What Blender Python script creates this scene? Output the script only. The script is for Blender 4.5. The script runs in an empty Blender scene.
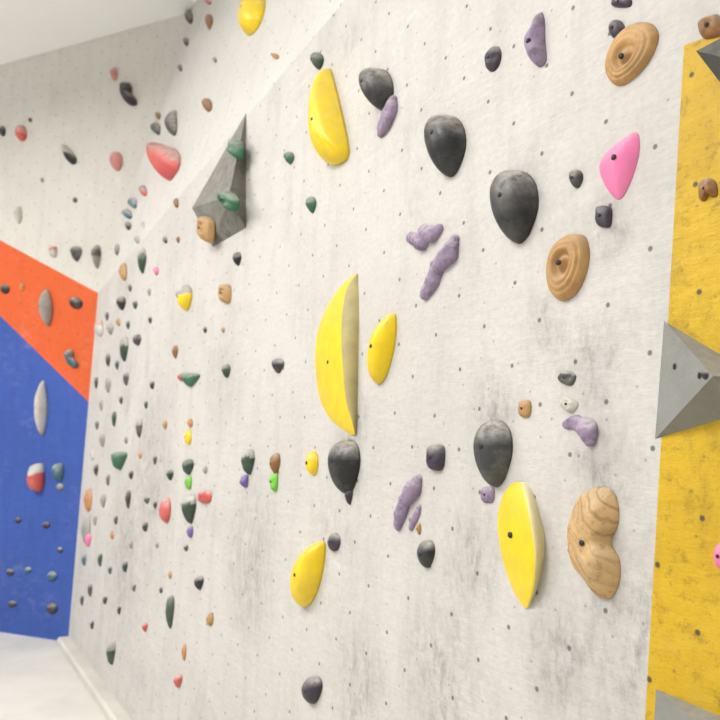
import bpy, math, random
from mathutils import Vector, Matrix, noise
random.seed(7)
sc = bpy.context.scene
sc.view_settings.view_transform = 'Standard'
sc.view_settings.exposure = 0.0

# ---------------------------------------------------------------- camera
F = 760.0
PITCH = math.atan(76/F)
CAM = Vector((0, 0, 1.7))
fw = Vector((0, math.cos(PITCH), math.sin(PITCH)))
up = Vector((0, -math.sin(PITCH), math.cos(PITCH)))
rt = Vector((1, 0, 0))
cd = bpy.data.cameras.new('camera'); cam = bpy.data.objects.new('camera', cd)
sc.collection.objects.link(cam)
cd.sensor_width = 36; cd.lens = 36*F/720; cd.clip_start = 0.02
cd.dof.use_dof = True; cd.dof.focus_distance = 1.7; cd.dof.aperture_fstop = 5.0
cam.location = CAM
cam.rotation_euler = (math.pi/2+PITCH, 0, 0)
sc.camera = cam

def ray(px, py): return fw + rt*((px-360)/F) + up*((360-py)/F)
def proj(P):
    v = P-CAM; d = v.dot(fw)
    return 360+F*v.dot(rt)/d, 360-F*v.dot(up)/d

# ---------------------------------------------------------------- wall frames
class Surf:
    def __init__(s, O, r, n):
        s.O = O.copy(); s.r = r.normalized(); s.n = n.normalized(); s.u = s.n.cross(s.r).normalized()
    def hit(s, px, py, h=0.0):
        d = ray(px, py); t = (s.O + s.n*h - CAM).dot(s.n)/d.dot(s.n)
        q = CAM + d*t - s.O
        return q.dot(s.r), q.dot(s.u)
    def w(s, a, b, h=0.0): return s.O + s.r*a + s.u*b + s.n*h
    def mat(s, a, b):
        m = Matrix.Identity(4)
        for i in range(3):
            m[i][0] = s.r[i]; m[i][1] = s.u[i]; m[i][2] = s.n[i]
        m.translation = s.w(a, b)
        return m

d0 = ray(68, 642); P0 = CAM + d0*(-CAM.z/d0.z)
dm = Vector((-442/F, 1.00495, 0)).normalized()      # main wall runs away to the left
aw = Vector((dm.y, -dm.x, 0))
th = math.atan(0.045)
nm = (-aw*math.cos(th) + Vector((0, 0, 1))*math.sin(th))
MAIN = Surf(P0, -dm, nm)
A2 = MAIN.hit(98, 293); A = MAIN.w(*A2)
df = Vector((-1690/F, 1.00495, 0)).normalized()
nf = (-df).cross(A-P0).normalized()
FAR = Surf(P0, -df, nf)
C2 = FAR.hit(190, 12); C = FAR.w(*C2); H = C.z
E = MAIN.w(*MAIN.hit(345, 0))
nu = (E-A).cross(C-A).normalized()
if (CAM-A).dot(nu) < 0: nu = -nu
UP = Surf(A, E-A, nu)

def crease_y(x): return 293-1.186*(x-98)
def corner_x(y): return 68+(642-y)*.086 if y > 293 else 98+(293-y)*.327
def pick(x, y):
    if x < corner_x(y): return FAR
    if y < crease_y(x): return UP
    return MAIN

# ---------------------------------------------------------------- materials
def lin(c):
    return tuple(((v/255)/12.92 if v/255 <= .04045 else ((v/255+.055)/1.055)**2.4) for v in c)+(1,)
def newmat(name):
    m = bpy.data.materials.new(name); m.use_nodes = True
    nt = m.node_tree; b = nt.nodes['Principled BSDF']
    return m, nt, b
def N(nt, t, **kw):
    n = nt.nodes.new(t)
    for k, v in kw.items(): setattr(n, k, v)
    return n
def mixc(nt, fac, a, b, blend='MIX'):
    m = N(nt, 'ShaderNodeMix', data_type='RGBA', blend_type=blend)
    for sock, v in ((m.inputs[0], fac), (m.inputs[6], a), (m.inputs[7], b)):
        if hasattr(v, 'is_linked'): nt.links.new(v, sock)
        else: sock.default_value = v
    return m.outputs[2]
def mapr(nt, v, a, b, c, d):
    m = N(nt, 'ShaderNodeMapRange'); nt.links.new(v, m.inputs[0])
    for i, x in enumerate((a, b, c, d)): m.inputs[i+1].default_value = x
    return m.outputs[0]
def op(nt, kind, a, b):
    m = N(nt, 'ShaderNodeMath', operation=kind)
    for i, v in enumerate((a, b)):
        if hasattr(v, 'is_linked'): nt.links.new(v, m.inputs[i])
        else: m.inputs[i].default_value = v
    return m.outputs[0]
def mul(nt, a, b): return op(nt, 'MULTIPLY', a, b)
def noi(nt, vec, scale, detail=4, rough=.6):
    n = N(nt, 'ShaderNodeTexNoise'); n.inputs['Scale'].default_value = scale
    n.inputs['Detail'].default_value = detail; n.inputs['Roughness'].default_value = rough
    nt.links.new(vec, n.inputs['Vector']); return n.outputs['Fac']
def mapping(nt, vec, scale=(1, 1, 1), rot=0, loc=(0, 0, 0)):
    mp = N(nt, 'ShaderNodeMapping'); mp.inputs['Scale'].default_value = scale
    mp.inputs['Rotation'].default_value = (0, 0, rot); mp.inputs['Location'].default_value = loc
    nt.links.new(vec, mp.inputs['Vector']); return mp.outputs[0]
def c0mix(c): return tuple(v*.7+.2 for v in c[:3])+(1,)

def wallmat(name, col, dirt, dirtamt=.5, speck=0.0, rough=.8, bump=.25, smudge=.5, hole=.75, scuffs=()):
    m, nt, b = newmat(name)
    uv = N(nt, 'ShaderNodeTexCoord').outputs['UV']
    big = mapr(nt, noi(nt, uv, 1.4, 5), .42, .72, 0, .35*dirtamt)
    st = mapr(nt, noi(nt, mapping(nt, uv, (7, 1.3, 1)), 1.5, 5), .5, .8, 0, .5*dirtamt)
    c = mixc(nt, big, col, dirt)
    c = mixc(nt, st, c, dirt)
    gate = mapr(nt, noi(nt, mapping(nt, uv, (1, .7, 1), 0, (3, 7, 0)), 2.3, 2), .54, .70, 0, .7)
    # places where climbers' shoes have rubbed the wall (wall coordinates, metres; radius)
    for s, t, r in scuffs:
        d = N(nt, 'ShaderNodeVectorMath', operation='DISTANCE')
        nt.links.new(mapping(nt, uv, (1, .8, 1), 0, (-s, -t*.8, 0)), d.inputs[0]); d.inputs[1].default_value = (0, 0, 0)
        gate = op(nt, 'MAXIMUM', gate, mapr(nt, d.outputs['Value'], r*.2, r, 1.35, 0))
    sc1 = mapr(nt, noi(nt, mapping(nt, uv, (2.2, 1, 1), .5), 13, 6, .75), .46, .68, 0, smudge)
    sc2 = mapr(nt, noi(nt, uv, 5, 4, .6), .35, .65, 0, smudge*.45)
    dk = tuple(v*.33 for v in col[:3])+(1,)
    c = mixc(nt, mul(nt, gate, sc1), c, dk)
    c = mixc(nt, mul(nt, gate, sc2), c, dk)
    gate2 = mapr(nt, noi(nt, mapping(nt, uv, (1, .8, 1), 0, (11, 2, 0)), 1.9, 2), .5, .68, 0, .4)
    ch = mapr(nt, noi(nt, mapping(nt, uv, (1.5, 3, 1), .6), 5, 6, .7), .48, .7, 0, 1)
    c = mixc(nt, mul(nt, gate2, ch), c, lin((222, 218, 212)) if not speck else c0mix(col))
    fs = mapr(nt, noi(nt, uv, 60, 3, .7), .35, .65, .94, 1.04)
    c = mixc(nt, 1.0, c, fs, 'MULTIPLY')
    if speck > 0:
        sp = mapr(nt, noi(nt, uv, 30, 6, .8), .52, .68, 0, speck)
        c = mixc(nt, sp, c, dk)
    v45 = mapping(nt, uv, (1, 1, 1), math.radians(45))
    for scale, r0, amt, rnd in ((6.8, .027, hole, .16), (9.3, .018, hole*.55, .55)):
        vo = N(nt, 'ShaderNodeTexVoronoi', voronoi_dimensions='2D'); vo.inputs['Scale'].default_value = scale
        vo.inputs['Randomness'].default_value = rnd
        nt.links.new(v45, vo.inputs['Vector'])
        ho = mapr(nt, vo.outputs['Distance'], r0, r0+.022, amt, 0)
        if rnd > .3: ho = mul(nt, ho, mapr(nt, noi(nt, uv, 2.7, 1), .5, .52, 0, 1))
        c = mixc(nt, ho, c, lin((58, 52, 48)))
    nt.links.new(c, b.inputs['Base Color'])
    b.inputs['Roughness'].default_value = rough
    bp = N(nt, 'ShaderNodeBump'); bp.inputs['Strength'].default_value = bump; bp.inputs['Distance'].default_value = .003
    nt.links.new(noi(nt, uv, 45, 5, .7), bp.inputs['Height'])
    bp2 = N(nt, 'ShaderNodeBump'); bp2.inputs['Strength'].default_value = .4; bp2.inputs['Distance'].default_value = .02
    nt.links.new(noi(nt, mapping(nt, uv, (1, 3.2, 1), .55), 3.5, 5, .6), bp2.inputs['Height'])
    nt.links.new(bp.outputs[0], bp2.inputs['Normal'])
    nt.links.new(bp2.outputs[0], b.inputs['Normal'])
    return m

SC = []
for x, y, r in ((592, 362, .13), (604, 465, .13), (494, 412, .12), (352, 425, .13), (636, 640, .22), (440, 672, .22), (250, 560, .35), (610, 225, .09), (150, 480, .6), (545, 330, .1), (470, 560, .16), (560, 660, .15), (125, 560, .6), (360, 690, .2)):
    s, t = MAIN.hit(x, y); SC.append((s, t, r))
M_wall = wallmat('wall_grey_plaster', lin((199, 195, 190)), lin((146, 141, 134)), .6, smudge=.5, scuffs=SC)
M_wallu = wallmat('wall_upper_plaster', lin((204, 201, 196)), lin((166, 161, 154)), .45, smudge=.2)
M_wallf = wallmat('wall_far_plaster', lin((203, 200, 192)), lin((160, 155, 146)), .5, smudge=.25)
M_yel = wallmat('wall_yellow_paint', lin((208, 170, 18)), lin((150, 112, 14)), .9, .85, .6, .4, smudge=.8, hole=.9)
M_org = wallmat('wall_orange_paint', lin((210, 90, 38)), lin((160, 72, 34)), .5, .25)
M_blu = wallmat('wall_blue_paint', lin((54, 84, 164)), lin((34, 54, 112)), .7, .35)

def holdmat(name, col, rough=.55, chalk=.12, var=.25, bump=.25, grain=False, bscale=70, blotch=None):
    m, nt, b = newmat(name)
    tc = N(nt, 'ShaderNodeTexCoord').outputs['Object']
    oi = N(nt, 'ShaderNodeObjectInfo').outputs['Random']
    va = N(nt, 'ShaderNodeVectorMath', operation='ADD'); nt.links.new(tc, va.inputs[0])
    nt.links.new(mul(nt, oi, 13.0), va.inputs[1]); co = va.outputs[0]
    c0 = lin(col); dk = tuple(v*(1-var) for v in c0[:3])+(1,)
    c = mixc(nt, mapr(nt, noi(nt, co, 18, 4), .35, .7, 0, 1), c0, dk)
    if blotch: c = mixc(nt, mapr(nt, noi(nt, co, 26, 5, .7), .52, .62, 0, .75), c, lin(blotch))
    # climbing chalk settles on the upward parts and in patches
    ch = mapr(nt, noi(nt, co, 9, 5, .7), .45, .75, 0, chalk*1.0)
    g = N(nt, 'ShaderNodeNewGeometry'); sx = N(nt, 'ShaderNodeSeparateXYZ'); nt.links.new(g.outputs['Normal'], sx.inputs[0])
    tp = mul(nt, mapr(nt, sx.outputs['Z'], .05, .75, 0, min(.85, chalk*4.5)), mapr(nt, noi(nt, co, 24, 6, .75), .36, .6, .1, 1))
    ad = N(nt, 'ShaderNodeMath', operation='ADD', use_clamp=True); nt.links.new(ch, ad.inputs[0]); nt.links.new(tp, ad.inputs[1])
    c = mixc(nt, ad.outputs[0], c, lin((196, 191, 184)))
    h = noi(nt, co, bscale, 4, .7)
    if grain:
        wv = N(nt, 'ShaderNodeTexWave'); wv.inputs['Scale'].default_value = 12; wv.inputs['Distortion'].default_value = 6
        wv.inputs['Detail'].default_value = 2; wv.inputs['Detail Scale'].default_value = 1.0
        wv.bands_direction = 'Y'
        nt.links.new(mapping(nt, co, (1, 1, 1), .75), wv.inputs['Vector'])
        c = mixc(nt, mul(nt, mapr(nt, wv.outputs['Fac'], .0, .22, .55, 0), mapr(nt, noi(nt, co, 12, 3), .4, .55, .2, 1)), c, lin((130, 92, 55)))
        c = mixc(nt, mapr(nt, noi(nt, co, 75, 4, .7), .54, .66, 0, .5), c, lin((128, 94, 58)))
        h = op(nt, 'ADD', mul(nt, wv.outputs['Fac'], .5), noi(nt, co, 60, 4, .7))
    nt.links.new(c, b.inputs['Base Color']); b.inputs['Roughness'].default_value = rough
    bp = N(nt, 'ShaderNodeBump'); bp.inputs['Strength'].default_value = bump; bp.inputs['Distance'].default_value = .003
    nt.links.new(h, bp.inputs['Height']); nt.links.new(bp.outputs[0], b.inputs['Normal'])
    return m
MT = {
 'yellow': holdmat('hold_yellow', (240, 206, 14), .38, .05, .14, .15),
 'white': holdmat('hold_pale', (198, 194, 184), .6, .1, .2),
 'cream': holdmat('hold_cream_side', (222, 208, 146), .6, .1, .12),
 'greyside': holdmat('hold_shaded_side', (176, 162, 104), .7, .12, .25),  # shade of the side turned from the light, painted as a greyer yellow
 'black': holdmat('hold_black', (28, 28, 30), .45, .15, .3),
 'dgrey': holdmat('hold_dark_grey', (60, 60, 60), .6, .28, .35),
 'plum': holdmat('hold_dark_purple', (54, 44, 60), .5, .13, .3),
 'purple': holdmat('hold_purple', (152, 132, 160), .65, .17, .3, .5, blotch=(94, 76, 106)),
 'tan': holdmat('hold_tan', (188, 146, 90), .6, .06, .3, .3, blotch=(160, 118, 66)),
 'wood': holdmat('hold_carved_tan', (202, 166, 114), .65, .06, .2, .8, True),
 'brown': holdmat('hold_brown', (145, 98, 48), .6, .08, .3),
 'pink': holdmat('hold_pink', (236, 124, 172), .5, .08, .12),
 'red': holdmat('hold_red', (208, 82, 74), .45, .18, .2),
 'rose': holdmat('hold_rose', (214, 138, 132), .6, .2, .2),
 'green': holdmat('hold_green', (40, 104, 70), .5, .12, .3),
 'dgreen': holdmat('hold_dark_green', (34, 66, 48), .5, .14, .3),
 'lime': holdmat('hold_lime', (120, 200, 60), .5, .05, .2),
 'teal': holdmat('hold_teal', (56, 104, 120), .5, .2, .3),
 'violet': holdmat('hold_violet', (98, 84, 160), .5, .1, .2),
 'ltgrey': holdmat('hold_light_grey', (152, 149, 143), .6, .25, .3),
 'orange': holdmat('hold_orange', (196, 132, 72), .5, .1, .2),
 'volume': holdmat('volume_grey', (124, 121, 113), .85, .2, .4, .9, False, 90, blotch=(80, 78, 72)),
 'volume2': holdmat('volume_mid_grey', (136, 136, 131), .75, .05, .18, .4, False, 120),
 'volume3': holdmat('volume_charcoal', (62, 62, 60), .75, .06, .2, .4),
}
M_bolt, _, bb = newmat('bolt_steel_dark'); bb.inputs['Base Color'].default_value = lin((28, 26, 25)); bb.inputs['Roughness'].default_value = .5

# ---------------------------------------------------------------- mesh helpers
def mkobj(name, verts, faces, mats, fmat=None, smooth=True, matrix=None, uvs=None):
    me = bpy.data.meshes.new(name); me.from_pydata(verts, [], faces); me.update()
    for m in mats: me.materials.append(m)
    for i, p in enumerate(me.polygons):
        p.use_smooth = smooth
        if fmat: p.material_index = fmat[i]
    if uvs:
        l = me.uv_layers.new(name='UVMap')
        for lp in me.loops: l.data[lp.index].uv = uvs[lp.vertex_index]
    ob = bpy.data.objects.new(name, me); sc.collection.objects.link(ob)
    if matrix is not None: ob.matrix_world = matrix
    return ob

def add_bolt(verts, faces, fm, x, y, z, r, mi):
    b = len(verts); n = 10
    for zz in (z-.006, z+.0015):
        for i in range(n):
            a = 2*math.pi*i/n; verts.append((x+r*math.cos(a), y+r*math.sin(a), zz))
    for i in range(n):
        j = (i+1) % n; faces.append((b+i, b+j, b+n+j, b+n+i)); fm.append(mi)
    faces.append(tuple(range(b+n, b+2*n))); fm.append(mi)

def smooth_closed(pts, n):
    out = []; L = len(pts)
    for k in range(n):
        t = k*L/n; i = int(t); f = t-i
        p0, p1, p2, p3 = (pts[(i-1) % L], pts[i % L], pts[(i+1) % L], pts[(i+2) % L])
        out.append(tuple(.5*((2*p1[c])+(-p0[c]+p2[c])*f+(2*p0[c]-5*p1[c]+4*p2[c]-p3[c])*f*f+(-p0[c]+3*p1[c]-3*p2[c]+p3[c])*f**3) for c in (0, 1)))
    return out

TPL = {
 'drop': [(0, 1), (.45, .62), (.85, .1), (1, -.4), (.72, -.88), (0, -1), (-.72, -.88), (-1, -.4), (-.85, .1), (-.45, .62)],
 'egg': [(0.02, 1), (.42, .82), (.78, .36), (.98, -.15), (.86, -.66), (.45, -.95), (-.08, -1), (-.6, -.9), (-.95, -.5), (-.96, .02), (-.74, .5), (-.38, .86)],
 'up': [(0, -1), (.45, -.55), (.85, 0), (1, .5), (.7, .9), (0, 1), (-.7, .9), (-1, .5), (-.85, 0), (-.45, -.55)],
 'oval': [(math.sin(a*math.pi/5), -math.cos(a*math.pi/5)) for a in range(10)],
 'spindle': [(0, -1), (.45, -.75), (.85, -.35), (1, 0), (.85, .4), (.5, .75), (0, 1), (-.5, .75), (-.9, .4), (-1, 0), (-.85, -.4), (-.4, -.75)],
 'tri': [(-.9, -.9), (0, -1), (.95, -.85), (.8, -.2), (.35, .6), (0, 1), (-.35, .6), (-.8, -.2)],
 'bean': [(-.3, -1), (.5, -.9), (.6, -.4), (.35, 0), (.75, .5), (.6, 1), (-.2, .95), (-.75, .5), (-.85, -.1), (-.7, -.7)],
 'block': [(-.8, -.9), (.5, -1), (.95, -.6), (.9, .5), (.5, .95), (-.6, .9), (-1, .4), (-.95, -.4)],
}
def tpl(kind, cx, cy, w, h, rot=0):
    r = math.radians(rot); out = []
    for x, y in TPL[kind]:
        X = x*w/2; Y = y*h/2
        out.append((cx+X*math.cos(r)-Y*math.sin(r), cy+X*math.sin(r)+Y*math.cos(r)))
    return out

def profile(kind, k):
    base = max(0, 1-k**2.2)**.55
    if kind == 'dome': return base
    if kind == 'flat': return max(0, 1-k**4)**.5*(.85+.15*(1-k))
    if kind == 'cone': return max(0, 1-k**1.5)**.8
    if kind == 'ring':
        g = max(0, 1-k**3)**.5
        g *= 1-.5*math.exp(-((k-.28)/.14)**2)       # hollow around the bolt boss
        g -= .075*math.exp(-((k-.60)/.05)**2)+.075*math.exp(-((k-.78)/.045)**2)   # carved rings
        return max(0, g)
    return base

def hold(name, outline, color, pf=.35, prof='dome', apex=(0, 0), lump=0.0, bolt=.5, surf=None, color2=None, split=.5, n=30, rings=9, pabs=None):
    xs = [p[0] for p in outline]; ys = [p[1] for p in outline]
    tx0, tx1, ty0, ty1 = min(xs), max(xs), min(ys), max(ys)
    cx, cy = (tx0+tx1)/2, (ty0+ty1)/2
    surf = surf or pick(cx, cy)
    pts = [surf.hit(*p) for p in smooth_closed(outline, n)]
    c = list(surf.hit(cx, cy))
    rel = [(a-c[0], b-c[1]) for a, b in pts]
    hm = max(b for a, b in rel)-min(b for a, b in rel)
    q0 = proj(surf.w(c[0], c[1], 0)); q1 = proj(surf.w(c[0], c[1], .01))
    sh = max(1e-3, math.hypot(q1[0]-q0[0], q1[1]-q0[1])/.01)
    p = pabs if pabs else pf*hm
    p = min(p, .62*(tx1-tx0)/sh)
    sx = sy = 1.0
    def build():
        v = []
        R = max(abs(a) for a, b in rel)*sx; T = max(abs(b) for a, b in rel)*sy
        for ri in range(rings+1):
            k = 1-ri/rings; k = math.sin(k*math.pi/2)**.9 if k > 0 else 0
            kk = k if ri < rings else 0.0
            hh = p*profile(prof, kk)
            for a, b in rel:
                x = a*sx*kk+apex[0]*R*(1-kk); y = b*sy*kk-apex[1]*T*(1-kk)
                z = hh
                if lump and 0 < kk:
                    z += lump*p*noise.noise(Vector((x, y, c[0]*3))*(2.6/hm*1.3))*(1-kk**3)*1.6
                v.append((x, y, z if ri else 0.0))
                if ri == rings: break
        return v
    for it in range(9):
        v = build()
        pr = [proj(surf.w(c[0]+a, c[1]+b, max(z, 0))) for a, b, z in v]
        px0, px1 = min(q[0] for q in pr), max(q[0] for q in pr)
        py0, py1 = min(q[1] for q in pr), max(q[1] for q in pr)
        sx = max(.12, sx*((tx1-tx0)/(px1-px0))**.8); sy = max(.2, sy*((ty1-ty0)/(py1-py0))**.8)
        a0 = surf.hit((px0+px1)/2, (py0+py1)/2); a1 = surf.hit(cx, cy)
        c[0] += a1[0]-a0[0]; c[1] += a1[1]-a0[1]
    v = build(); faces = []; fm = []
    T = max(b for a, b in rel)*sy
    lim = T*(1-2*split)
    for ri in range(rings):
        for i in range(n):
            j = (i+1) % n
            if ri < rings-1: f = (ri*n+i, ri*n+j, (ri+1)*n+j, (ri+1)*n+i)
            else: f = (ri*n+i, ri*n+j, rings*n)
            faces.append(f)
            yy = sum(v[q][1] for q in f)/len(f)
            fm.append(1 if (color2 and yy > lim) else 0)
    faces.append(tuple(reversed(range(n)))); fm.append(0)
    mats = [MT[color], MT[color2 or color], M_bolt]
    if bolt:
        top = v[rings*n]
        add_bolt(v, faces, fm, top[0], top[1], top[2], min(.009, .1*hm)*bolt*1.4, 2)
    return mkobj(name, v, faces, mats, fm, True, surf.mat(c[0], c[1]))

def chain(name, beads, color, surf=None):
    """lumpy organic hold: overlapping blobs fused by a voxel remesh"""
    surf = surf or pick(beads[0][0], beads[0][1])
    c = surf.hit(beads[0][0], beads[0][1])
    verts = []; faces = []
    q0 = surf.w(c[0], c[1], 0); scale = F/((q0-CAM).dot(fw))
    full = []
    for i in range(len(beads)):
        full.append(beads[i])
        if i+1 < len(beads):
            a, b = beads[i], beads[i+1]
            for f in (.33, .67): full.append(tuple(a[k]*(1-f)+b[k]*f for k in range(3)))
    for x, y, r in full:
        R = r*1.12/scale; s, t = surf.hit(x, y, R*.25)
        b = len(verts); nu_, nv = 14, 8
        for i in range(nv+1):
            ph = math.pi*i/nv
            for j in range(nu_):
                a = 2*math.pi*j/nu_
                verts.append((s-c[0]+R*1.2*math.sin(ph)*math.cos(a), t-c[1]+R*math.sin(ph)*math.sin(a), R*.25+R*.8*math.cos(ph)))
        for i in range(nv):
            for j in range(nu_):
                faces.append((b+i*nu_+j, b+(i+1)*nu_+j, b+(i+1)*nu_+(j+1) % nu_, b+i*nu_+(j+1) % nu_))
    ob = mkobj(name, verts, faces, [MT[color]], None, True, surf.mat(*c))
    rm = ob.modifiers.new('fuse', 'REMESH'); rm.mode = 'VOXEL'; rm.voxel_size = .003; rm.use_smooth_shade = True
    sm = ob.modifiers.new('soft', 'SMOOTH'); sm.iterations = 3; sm.factor = .5
    tx = bpy.data.textures.new('lumps', 'CLOUDS'); tx.noise_scale = .03
    dp = ob.modifiers.new('lumps', 'DISPLACE'); dp.texture = tx; dp.strength = .012; dp.mid_level = .5
    return ob

def loft(name, rows, P, c1, c2, bolt=None, surf=MAIN):
    """two-faced hold: a swelling front and a cut side meeting in a ridge"""
    K1, K2 = 9, 5
    rr = []
    L = len(rows)
    for k in range((L-1)*4+1):
        t = k/4; i = min(int(t), L-2); f = t-i
        g = lambda q: rows[max(0, min(L-1, q))]
        p0, p1, p2, p3 = g(i-1), g(i), g(i+1), g(i+2)
        rr.append(tuple(.5*((2*p1[c])+(-p0[c]+p2[c])*f+(2*p0[c]-5*p1[c]+4*p2[c]-p3[c])*f*f+(-p0[c]+3*p1[c]-3*p2[c]+p3[c])*f**3) for c in range(4)))
    y0, y1 = rr[0][0], rr[-1][0]
    cen = surf.hit((rows[L//2][1]+rows[L//2][3])/2, (y0+y1)/2)
    v = []; W = K1+K2+1
    for y, xl, xm, xr in rr:
        hr = P*max(0.02, math.sin(math.pi*min(1, max(0, (y-y0)/(y1-y0)))))**.55
        for j in range(K1+1):
            f = j/K1; h = hr*math.sin(f*math.pi/2*.98)**.75 if j else 0.0
            x = xl+(xm-xl)*f; s, t = surf.hit(x, y, h); v.append((s-cen[0], t-cen[1], h))
        for j in range(1, K2+1):
            f = j/K2; h = hr*(1-f**1.6) if j < K2 else 0.0
            x = xm+(xr-xm)*f; s, t = surf.hit(x, y, h); v.append((s-cen[0], t-cen[1], h))
    faces = []; fm = []
    for i in range(len(rr)-1):
        for j in range(W-1):
            faces.append((i*W+j, (i+1)*W+j, (i+1)*W+j+1, i*W+j+1)); fm.append(0 if j < K1 else 1)
    if bolt:
        bx, by, bh = bolt; s, t = surf.hit(bx, by, bh); add_bolt(v, faces, fm, s-cen[0], t-cen[1], bh, .007, 2)
    return mkobj(name, v, faces, [MT[c1], MT[c2], M_bolt], fm, True, surf.mat(*cen))

def volume(name, base, peak, color, surf=MAIN, nuts=()):
    bx = sum(b[0] for b in base)/len(base); by = sum(b[1] for b in base)/len(base)
    c = surf.hit(bx, by); v = []
    for x, y in base:
        s, t = surf.hit(x, y); v.append(Vector((s-c[0], t-c[1], .0)))
    s, t = surf.hit(*peak); v.append(Vector((s-c[0], t-c[1], peak[2]))); n = len(base)
    faces = [((i+1) % n, i, n) for i in range(n)]
    fm = [0]*n
    for (fi, w1, w2, r) in nuts:
        a, b, p = v[fi], v[(fi+1) % n], v[n]
        q = p+(a-p)*w1+(b-p)*w2; nn = (b-p).cross(a-p).normalized()
        if nn.z < 0: nn = -nn
        e1 = (a-p).normalized(); e2 = nn.cross(e1); k0 = len(v)
        for i in range(10):
            an = 2*math.pi*i/10; v.append(q+nn*.0015+e1*(r*math.cos(an))+e2*(r*math.sin(an)))
        faces.append(tuple(range(k0, k0+10))); fm.append(1)
    return mkobj(name, [tuple(q) for q in v], faces, [MT[color], M_bolt], fm, False, surf.mat(*c))

# ---------------------------------------------------------------- room shell
def wall_faces(name, surf, polys, mats):
    verts = []; faces = []; fm = []; uvs = []
    for poly, mi in polys:
        b = len(verts)
        for s, t in poly: verts.append(tuple(surf.w(s, t))); uvs.append((s, t))
        faces.append(tuple(range(b, b+len(poly)))); fm.append(mi)
    return mkobj(name, verts, faces, mats, fm, False, None, uvs)
S = 9.5
E2 = MAIN.hit(345, 0)
def cr(s): return (s, A2[1]+(E2[1]-A2[1])*(s-A2[0])/(E2[0]-A2[0]))
yt = MAIN.hit(684, 45); yb0 = MAIN.hit(645, 720)
f = yb0[1]/(yt[1]-yb0[1]); yb = (yb0[0]-(yt[0]-yb0[0])*f, 0)
yt2 = (MAIN.hit(735, 57)[0]+.35, MAIN.hit(735, 57)[1]); yb2 = (yb[0]+.75, 0)
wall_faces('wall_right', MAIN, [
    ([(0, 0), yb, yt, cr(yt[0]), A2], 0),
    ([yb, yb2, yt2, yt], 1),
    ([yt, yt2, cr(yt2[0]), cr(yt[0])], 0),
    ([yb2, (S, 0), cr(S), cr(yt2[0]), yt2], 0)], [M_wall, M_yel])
Cu = ((C-A).dot(UP.r), (C-A).dot(UP.u))
Gw = MAIN.w(*cr(S)); Gu = ((Gw-A).dot(UP.r), (Gw-A).dot(UP.u))
def to_h(surf, s, z):
    t = (z-surf.O.z-surf.r.z*s)/surf.u.z; return (s, t)
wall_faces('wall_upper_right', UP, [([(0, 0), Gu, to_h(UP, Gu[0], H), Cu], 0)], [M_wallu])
Af = ((A-P0).dot(FAR.r), (A-P0).dot(FAR.u))
Rr = FAR.hit(88.6, 402); fr = Rr[1]/Af[1]; Rr = (Af[0]*fr, Af[1]*fr)
Q = FAR.hit(-174, 146)
LE = -6.5
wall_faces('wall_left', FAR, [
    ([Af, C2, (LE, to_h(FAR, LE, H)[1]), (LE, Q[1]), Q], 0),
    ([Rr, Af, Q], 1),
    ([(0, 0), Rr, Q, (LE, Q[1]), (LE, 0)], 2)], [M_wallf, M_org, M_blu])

def plainmat(name, col, rough=.8, sc_=3, amt=.08):
    m, nt, b = newmat(name)
    co = N(nt, 'ShaderNodeTexCoord').outputs['Object']
    c0 = lin(col); dk = tuple(v*(1-amt*2) for v in c0[:3])+(1,)
    nt.links.new(mixc(nt, mapr(nt, noi(nt, co, sc_, 5), .4, .7, 0, 1), c0, dk), b.inputs['Base Color'])
    b.inputs['Roughness'].default_value = rough; return m
M_floor = plainmat('floor_mat_vinyl', (216, 213, 205), .6, 2)
M_ceil = plainmat('ceiling_paint', (252, 252, 249), .9, 1, .01)
def slab(name, x0, x1, y0, y1, z, m):
    return mkobj(name, [(x0, y0, z), (x1, y0, z), (x1, y1, z), (x0, y1, z)], [(0, 1, 2, 3)], [m], None, False)
slab('floor', -11, 6, -4, 13, 0, M_floor)
slab('ceiling', -11, 8, -4, 13, H, M_ceil)
v = []
for s in (0.02, S-.1):
    for (t, h) in ((0, 0.0), (0.0, .09), (.035, .09), (.05, .075), (.05, 0.0)):
        v.append(tuple(MAIN.w(s, t, h)+Vector((0, 0, .001))))
fc = [(i, (i+1) % 5, 5+(i+1) % 5, 5+i) for i in range(5)]+[(4, 3, 2, 1, 0), (5, 6, 7, 8, 9)]
mkobj('baseboard_right', v, fc, [plainmat('baseboard_pale', (206, 202, 193))], None, False)

# ---------------------------------------------------------------- large holds
g = hold
g('yellow_climbing_hold', [(240, 36), (238, 25), (244, 5), (255, -14), (266, -10), (263, 8), (253, 25)], 'yellow', .25)
g('yellow_climbing_hold', [(315, 70), (321, 68), (328, 82), (338, 106), (348, 134), (350, 150), (340, 160), (324, 166), (313, 157), (308, 134), (308, 108), (310, 88)], 'yellow', .22, apex=(0, .1))
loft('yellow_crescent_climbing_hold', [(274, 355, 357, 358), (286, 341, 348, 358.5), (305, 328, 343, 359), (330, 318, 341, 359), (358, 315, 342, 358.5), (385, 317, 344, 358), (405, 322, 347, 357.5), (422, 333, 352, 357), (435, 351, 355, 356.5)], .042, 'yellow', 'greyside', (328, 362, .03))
g('yellow_climbing_hold', [(393, 313), (397, 322), (395, 345), (386, 372), (377, 384), (369, 382), (367, 365), (371, 345), (380, 325)], 'yellow', .25)
loft('yellow_half_moon_climbing_hold', [(482, 514, 521, 526), (493, 504, 525, 533), (515, 498, 529, 540), (540, 499, 533, 545), (565, 504, 535, 543), (590, 513, 533, 537), (608, 524, 527, 529)], .036, 'yellow', 'cream', (510, 535, .025))
g('yellow_climbing_hold', [(322, 541), (326, 548), (322, 575), (312, 598), (300, 607), (291, 600), (290, 580), (297, 558), (308, 545)], 'yellow', .28)
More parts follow.
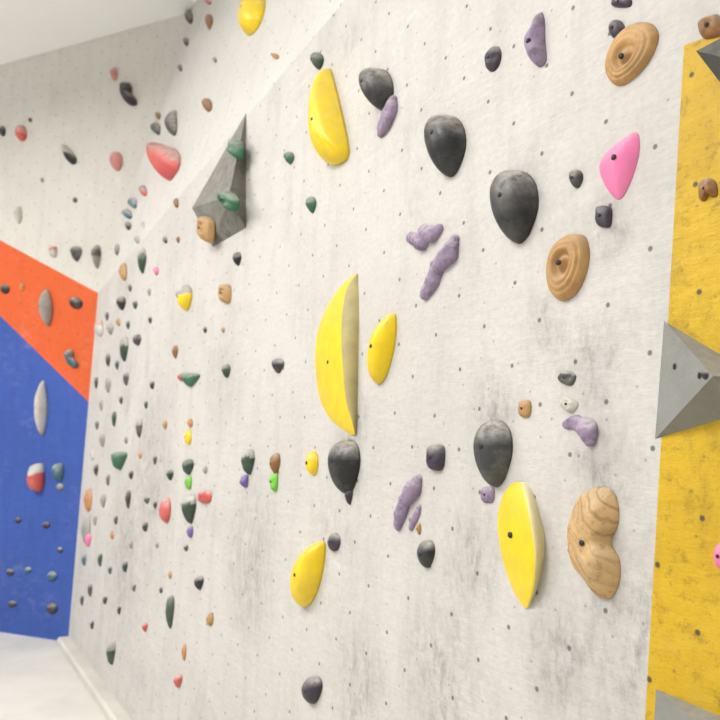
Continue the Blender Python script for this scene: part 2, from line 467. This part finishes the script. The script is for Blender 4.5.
g('yellow_climbing_hold', tpl('oval', 312, 463, 14, 25), 'yellow', .35)
g('black_climbing_hold', tpl('egg', 377, 90, 36, 45, -8), 'black', .42, apex=(0, -.1))
g('black_climbing_hold', tpl('egg', 445, 146, 44, 63), 'black', .34, apex=(.1, -.2))
g('black_climbing_hold', tpl('egg', 514, 207, 51, 74), 'black', .34, apex=(.1, -.15))
g('black_climbing_hold', tpl('egg', 344, 467, 34, 55), 'black', .36, apex=(0, -.2))
g('grey_climbing_hold', tpl('egg', 493, 454, 41, 67), 'dgrey', .34, apex=(.1, -.2))
g('black_climbing_hold', tpl('egg', 426, 554, 19, 28), 'black', .35)
g('black_climbing_hold', tpl('egg', 312, 690, 22, 28), 'plum', .35)
g('black_climbing_hold', tpl('egg', 576, 179, 15, 19), 'black', .35)
g('dark_purple_climbing_hold', tpl('block', 436, 458, 20, 27), 'plum', .35, 'flat')
g('dark_purple_climbing_hold', tpl('oval', 334, 542, 14, 19), 'plum', .35)
g('dark_purple_climbing_hold', tpl('block', 604, 217, 18, 23), 'plum', .3, 'flat')
g('dark_purple_climbing_hold', tpl('oval', 493, 59, 16, 28, 22), 'plum', .3, lump=.3)
g('dark_purple_climbing_hold', tpl('oval', 617, 30, 18, 21), 'plum', .35)
g('black_climbing_hold', tpl('drop', 278, 366, 13, 15), 'black', .35)
g('black_climbing_hold', tpl('drop', 349, 496, 8, 18), 'plum', .35)
chain('purple_climbing_hold', [(393, 101, 5), (391, 110, 8), (386, 123, 8), (382, 132, 5)], 'purple')
chain('purple_climbing_hold', [(411, 237, 5), (422, 242, 8), (424, 232, 7), (432, 234, 8), (439, 229, 4)], 'purple')
chain('purple_climbing_hold', [(454, 241, 6), (449, 254, 10), (438, 266, 8), (433, 280, 8), (425, 294, 6)], 'purple')
chain('purple_climbing_hold', [(418, 480, 5), (413, 489, 9), (405, 501, 7), (401, 513, 7), (398, 526, 4)], 'purple')
chain('purple_climbing_hold', [(419, 508, 3), (414, 519, 4), (411, 528, 2.5)], 'purple')
chain('purple_climbing_hold', [(567, 424, 4), (576, 422, 7), (587, 429, 9), (591, 440, 6)], 'purple')
g('purple_climbing_hold', [(540, 12), (544, 20), (545, 40), (547, 58), (538, 67), (527, 63), (524, 50), (530, 32), (536, 18)], 'purple', .25, apex=(0, .2), lump=.3)
g('purple_climbing_hold', tpl('block', 488, 495, 15, 17), 'purple', .3)
g('tan_ring_climbing_hold', [(640, 22), (653, 24), (659, 36), (652, 56), (638, 74), (620, 86), (608, 80), (605, 64), (613, 42), (626, 28)], 'tan', .2, 'ring', apex=(-.15, .1), n=48, rings=36)
g('tan_ring_climbing_hold', [(574, 234), (585, 236), (590, 252), (586, 274), (575, 294), (560, 301), (549, 292), (546, 270), (551, 250), (562, 238)], 'tan', .22, 'ring', apex=(-.05, -.1), n=48, rings=36)
g('carved_tan_climbing_hold', [(600, 487), (614, 491), (620, 508), (619, 526), (612, 543), (621, 561), (621, 582), (612, 599), (598, 597), (584, 580), (571, 564), (567, 535), (575, 502), (588, 490)], 'wood', .17, 'dome', lump=.5, n=56, rings=18)
g('pink_climbing_hold', [(637, 132), (640, 150), (634, 175), (624, 197), (616, 200), (605, 186), (599, 168), (606, 153), (622, 140)], 'pink', .22, 'cone', apex=(.2, -.1))
g('tan_climbing_hold', tpl('block', 525, 409, 14, 18), 'tan', .3, 'flat')
g('tan_climbing_hold', tpl('block', 225, 294, 14, 20), 'tan', .3, 'ring', rings=18)
g('pale_climbing_hold', tpl('block', 569, 405, 18, 14, 30), 'white', .3, lump=.4)
g('dark_climbing_hold', tpl('block', 567, 378, 18, 14, 20), 'dgrey', .3, lump=.4)
g('red_heart_climbing_hold', [(146, 153), (151, 145), (159, 144), (165, 148), (172, 142), (181, 147), (181, 160), (174, 172), (166, 181), (157, 177), (149, 166)], 'red', .4, apex=(-.1, -.2))
volume('grey_triangular_volume', [(246, 113), (246, 228), (213, 247), (192, 208)], (229, 196, .10), 'volume', nuts=((0, .4, .2, .01), (0, .2, .5, .01), (3, .4, .2, .01), (3, .2, .5, .01), (2, .3, .4, .01)))
def off(h): return Surf(MAIN.w(0, 0, h), MAIN.r, MAIN.n)
g('green_climbing_hold', tpl('block', 236, 150, 17, 22), 'green', .4, lump=.4, surf=off(.05))
g('green_climbing_hold', tpl('block', 228, 202, 22, 20, 20), 'green', .4, lump=.4, surf=off(.085))
g('tan_climbing_hold', tpl('block', 206, 230, 19, 28), 'tan', .3, 'ring', rings=18, surf=off(.04))
volume('grey_pyramid_volume', [(664, 321), (655, 439), (745, 412), (760, 378)], (713, 376, .085), 'volume2', nuts=((0, .12, .1, .006), (0, .45, .25, .006)))
volume('grey_pyramid_volume', [(656, 689), (650, 790), (760, 830), (765, 735)], (722, 745, .09), 'volume2')
volume('charcoal_volume', [(696, 51), (722, 85), (760, 95), (755, 20)], (735, 60, .04), 'volume3')
g('brown_climbing_hold', tpl('bean', 708, 190, 28, 20, 80), 'brown', .3, lump=.4)
g('brown_climbing_hold', tpl('block', 711, 27, 24, 26, 70), 'brown', .3, lump=.4)
g('pink_climbing_hold', tpl('oval', 722, 556, 18, 28), 'pink', .3)
g('black_climbing_hold', tpl('block', 622, 3, 22, 10), 'plum', .3)
g('black_climbing_hold', tpl('oval', 707, 375, 12, 10), 'black', .3, surf=off(.075))

# ---------------------------------------------------------------- small holds
CN = {'dgreen': 'green', 'black': 'black', 'plum': 'dark_purple', 'dgrey': 'dark_grey', 'ltgrey': 'light_grey', 'white': 'pale'}
small = [
 ('drop', 317, 61, 14, 18, 'dgreen'), ('drop', 289, 158, 11, 13, 'green'), ('drop', 311, 205, 11, 17, 'green'),
 ('drop', 237, 259, 9, 14, 'black'), ('drop', 226, 371, 9, 14, 'dgreen'), ('tri', 190, 380, 22, 14, 'green'),
 ('drop', 184, 298, 17, 26, 'yellow', 0, 'ltgrey', .45), ('drop', 248, 462, 14, 26, 'dgreen', 0, 'ltgrey', .3), ('block', 244, 481, 9, 14, 'violet'),
 ('drop', 275, 464, 11, 22, 'brown'), ('block', 274, 482, 9, 20, 'lime'),
 ('drop', 189, 509, 15, 30, 'dgreen', 0, 'ltgrey', .3), ('block', 190, 532, 7, 12, 'violet'), ('block', 205, 497, 15, 13, 'red'),
 ('oval', 165, 510, 13, 26, 'red', 0), ('oval', 188, 437, 8, 16, 'yellow'), ('drop', 188, 467, 12, 16, 'dgreen'), ('block', 188, 483, 8, 14, 'lime'),
 ('tri', 119, 461, 18, 18, 'green'), ('drop', 199, 583, 10, 14, 'black'), ('drop', 170, 612, 9, 34, 'dgreen'), ('drop', 178, 681, 9, 14, 'red'),
 ('oval', 184, 652, 5, 18, 'orange'), ('drop', 145, 627, 6, 10, 'red'), ('oval', 210, 619, 8, 14, 'tan'),
 ('drop', 111, 652, 10, 26, 'dgreen', 0, 'ltgrey', .4), ('oval', 88, 500, 9, 24, 'orange'), ('oval', 86, 530, 10, 30, 'ltgrey'), ('drop', 88, 540, 7, 14, 'pink'),
 ('drop', 142, 261, 9, 26, 'dgreen', 0, 'ltgrey', .3), ('oval', 123, 272, 9, 18, 'tan'), ('drop', 121, 303, 10, 15, 'black', 0, 'ltgrey', .3),
 ('drop', 156, 271, 6, 9, 'pink'), ('drop', 137, 340, 9, 12, 'dgrey'), ('drop', 124, 349, 9, 26, 'dgreen', 0, 'ltgrey', .4), ('drop', 110, 329, 7, 12, 'ltgrey'),
 ('oval', 99, 328, 10, 18, 'white', 0, 'rose', .4), ('drop', 175, 352, 6, 14, 'brown'), ('drop', 126, 379, 6, 14, 'dgrey'), ('drop', 108, 385, 6, 16, 'ltgrey'),
 ('drop', 152, 385, 5, 9, 'dgrey'), ('drop', 139, 428, 7, 20, 'dgrey', 0, 'ltgrey', .4), ('drop', 114, 419, 5, 16, 'dgreen'), ('drop', 102, 440, 6, 14, 'ltgrey'),
 ('oval', 190, 423, 6, 9, 'orange'), ('drop', 165, 425, 5, 9, 'tan'), ('drop', 170, 475, 7, 11, 'dgreen'), ('drop', 147, 500, 6, 8, 'dgrey'),
 ('drop', 128, 499, 6, 20, 'dgrey'), ('drop', 145, 527, 6, 10, 'dgrey'), ('drop', 103, 501, 6, 14, 'ltgrey'), ('drop', 125, 567, 6, 11, 'dgreen'),
 ('drop', 134, 588, 4, 8, 'dgrey'), ('oval', 170, 575, 4, 8, 'tan'), ('drop', 100, 560, 5, 14, 'dgreen'), ('drop', 90, 590, 5, 14, 'dgrey'), ('drop', 119, 610, 4, 10, 'dgrey'),
 ('drop', 84, 560, 5, 12, 'teal'), ('oval', 112, 535, 4, 9, 'orange'), ('drop', 105, 600, 5, 9, 'dgrey'), ('drop', 96, 383, 4, 12, 'dgreen'), ('oval', 181, 377, 8, 8, 'red'),
 ('drop', 155, 460, 4, 10, 'dgrey'), ('oval', 140, 455, 4, 8, 'orange'), ('drop', 108, 360, 5, 14, 'dgrey'), ('oval', 118, 322, 5, 8, 'tan'), ('drop', 135, 305, 5, 9, 'dgreen'),
 ('drop', 150, 320, 4, 8, 'dgrey'), ('oval', 223, 330, 4, 6, 'tan'), ('drop', 205, 330, 4, 7, 'dgrey'), ('oval', 419, 529, 5, 12, 'tan'),
 ('drop', 96, 470, 5, 12, 'dgrey'), ('drop', 131, 475, 5, 9, 'black'), ('oval', 157, 545, 4, 7, 'ltgrey'), ('drop', 186, 548, 5, 7, 'dgrey'), ('oval', 205, 470, 5, 8, 'ltgrey'),
 ('oval', 176, 203, 6, 10, 'brown'), ('oval', 165, 240, 5, 7, 'dgrey'), ('drop', 178, 240, 4, 7, 'brown'),
 # upper facet
 ('block', 156, 129, 10, 15, 'black'), ('up', 172, 123, 13, 26, 'dgrey', 10), ('oval', 189, 17, 9, 13, 'black'), ('drop', 209, 22, 8, 16, 'brown'),
 ('oval', 207, 105, 11, 14, 'brown'), ('oval', 143, 191, 9, 11, 'red', 0, 'black', .5), ('block', 133, 203, 9, 14, 'teal'), ('oval', 127, 214, 11, 10, 'teal'), ('drop', 128, 226, 7, 9, 'dgrey'),
 ('oval', 275, 56, 9, 6, 'orange'), ('oval', 208, 2, 7, 6, 'red'), ('drop', 158, 116, 6, 8, 'brown'), ('drop', 186, 42, 6, 9, 'dgrey'), ('oval', 180, 68, 5, 7, 'black'),
 ('drop', 117, 250, 5, 12, 'dgrey'), ('oval', 137, 240, 6, 8, 'ltgrey'), ('oval', 150, 150, 4, 8, 'black'), ('oval', 215, 60, 4, 6, 'dgrey'), ('oval', 143, 225, 4, 8, 'white'),
 # far wall
 ('oval', 21, 133, 13, 17, 'red', 0, 'rose', .6), ('oval', 2, 131, 8, 11, 'black'), ('up', 68, 154, 10, 24, 'black', -35, 'white', .55),
 ('oval', 116, 161, 14, 20, 'rose', 0), ('oval', 18, 215, 9, 18, 'white'), ('oval', 114, 74, 8, 14, 'rose'),
 ('bean', 128, 94, 17, 26, 'plum', -20), ('block', 53, 252, 9, 12, 'white', 0, 'red', .4), ('drop', 76, 254, 12, 16, 'dgrey'), ('drop', 96, 257, 10, 24, 'ltgrey', 0, 'dgrey', .5),
 ('oval', 5, 289, 10, 10, 'black'), ('spindle', 46, 308, 15, 38, 'ltgrey', -5), ('oval', 76, 303, 14, 12, 'black', 20), ('bean', 71, 359, 13, 20, 'teal', -25),
 ('oval', 22, 287, 6, 8, 'orange'), ('spindle', 41, 408, 14, 56, 'white'), ('block', 36, 478, 19, 30, 'red', 0, 'white', .4), ('block', 58, 472, 13, 18, 'teal'),
 ('oval', 46, 525, 9, 7, 'plum'), ('oval', 10, 572, 9, 7, 'plum'), ('oval', 52, 576, 11, 10, 'teal'), ('oval', 12, 604, 10, 7, 'plum'), ('oval', 52, 608, 12, 11, 'plum'), ('oval', 60, 487, 8, 7, 'ltgrey'),
 ('oval', 30, 120, 4, 5, 'dgrey'), ('oval', 75, 200, 5, 6, 'dgrey'), ('oval', 42, 180, 4, 5, 'ltgrey'),
 ('oval', 28, 570, 8, 6, 'teal'), ('oval', 18, 520, 7, 6, 'plum'), ('oval', 60, 550, 6, 6, 'dgrey'),
 # thin scattered footholds in the receding part of the wall
 ('drop', 107, 316, 4, 10, 'dgrey'), ('drop', 128, 325, 4, 9, 'dgreen'), ('drop', 117, 365, 4, 10, 'dgrey'), ('oval', 101, 405, 4, 12, 'ltgrey'), ('drop', 121, 400, 4, 9, 'dgrey'),
 ('drop', 146, 405, 4, 8, 'dgreen'), ('drop', 97, 425, 4, 10, 'dgrey'), ('drop', 126, 440, 4, 8, 'ltgrey'), ('oval', 92, 455, 4, 12, 'white'), ('drop', 108, 480, 4, 12, 'dgrey'),
 ('drop', 116, 520, 4, 10, 'dgrey'), ('drop', 95, 520, 4, 12, 'ltgrey'), ('drop', 110, 570, 4, 9, 'dgrey'), ('drop', 82, 600, 4, 12, 'dgrey'), ('drop', 92, 625, 4, 9, 'dgreen'),
 ('drop', 131, 545, 4, 8, 'ltgrey'), ('drop', 155, 505, 4, 8, 'dgrey'), ('oval', 161, 590, 4, 7, 'dgrey'), ('drop', 130, 288, 4, 8, 'dgrey'), ('drop', 149, 292, 4, 8, 'ltgrey'),
]
for it in small:
    k, x, y, w, h, col = it[:6]; rot = it[6] if len(it) > 6 else 0
    c2 = it[7] if len(it) > 7 else None; sp = it[8] if len(it) > 8 else .5
    g(CN.get(col, col)+'_climbing_hold', tpl(k, x, y, w, h, rot), col, .42, 'dome', bolt=.4, color2=c2, split=sp, n=18, rings=5,
      lump=.25 if k in ('bean', 'block') else .12)

# ---------------------------------------------------------------- lights: overhead lamps; hanging form and up lights added to brighten the ceiling
w = bpy.data.worlds.new('world'); sc.world = w; w.use_nodes = True
bg = w.node_tree.nodes['Background']; bg.inputs[0].default_value = (1, .99, .975, 1); bg.inputs[1].default_value = .68
M_lamp, nt, b = newmat('lamp_diffuser'); b.inputs['Emission Color'].default_value = (1, .98, .95, 1); b.inputs['Emission Strength'].default_value = 4
M_frame, _, b = newmat('lamp_housing'); b.inputs['Base Color'].default_value = lin((200, 200, 200))
def lamp(x, y, e, eu, sx_, sy_):
    root = bpy.data.objects.new('lamp_with_added_uplight', None); sc.collection.objects.link(root); root.location = (x, y, H-.5)
    for nm_, en, z, rx in (('down_light', e, -.03, 0), ('added_up_light', eu, .08, math.pi)):
        l = bpy.data.lights.new(nm_, 'AREA'); l.shape = 'RECTANGLE'; l.size = sx_; l.size_y = sy_; l.energy = en; l.color = (1, .985, .96)
        o = bpy.data.objects.new(nm_, l); sc.collection.objects.link(o); o.parent = root; o.location = (0, 0, z); o.rotation_euler = (rx, 0, 0)
    a, b_, z0, z1 = sx_/2, sy_/2, -.02, .06
    vv = [(-a, -b_, z0), (a, -b_, z0), (a, b_, z0), (-a, b_, z0), (-a, -b_, z1), (a, -b_, z1), (a, b_, z1), (-a, b_, z1)]
    ff = [(0, 3, 2, 1), (4, 5, 6, 7), (0, 1, 5, 4), (1, 2, 6, 5), (2, 3, 7, 6), (3, 0, 4, 7)]
    for sx2 in (-1, 1):   # suspension rods
        k = len(vv); r = .01; X = sx2*a*.7
        for zz in (z1, .5):
            vv += [(X-r, -r, zz), (X+r, -r, zz), (X+r, r, zz), (X-r, r, zz)]
        ff += [(k, k+1, k+5, k+4), (k+1, k+2, k+6, k+5), (k+2, k+3, k+7, k+6), (k+3, k, k+4, k+7)]
    h = mkobj('housing', vv, ff, [M_lamp, M_frame], [0, 0]+[1]*12, False); h.parent = root
lamp(-2.8, 0.0, 100, 15, 1.6, 1.4)
lamp(-5.2, 3.6, 170, 100, 1.6, 1.4)
lamp(-2.2, 1.0, 45, 14, 1.2, 1.0)
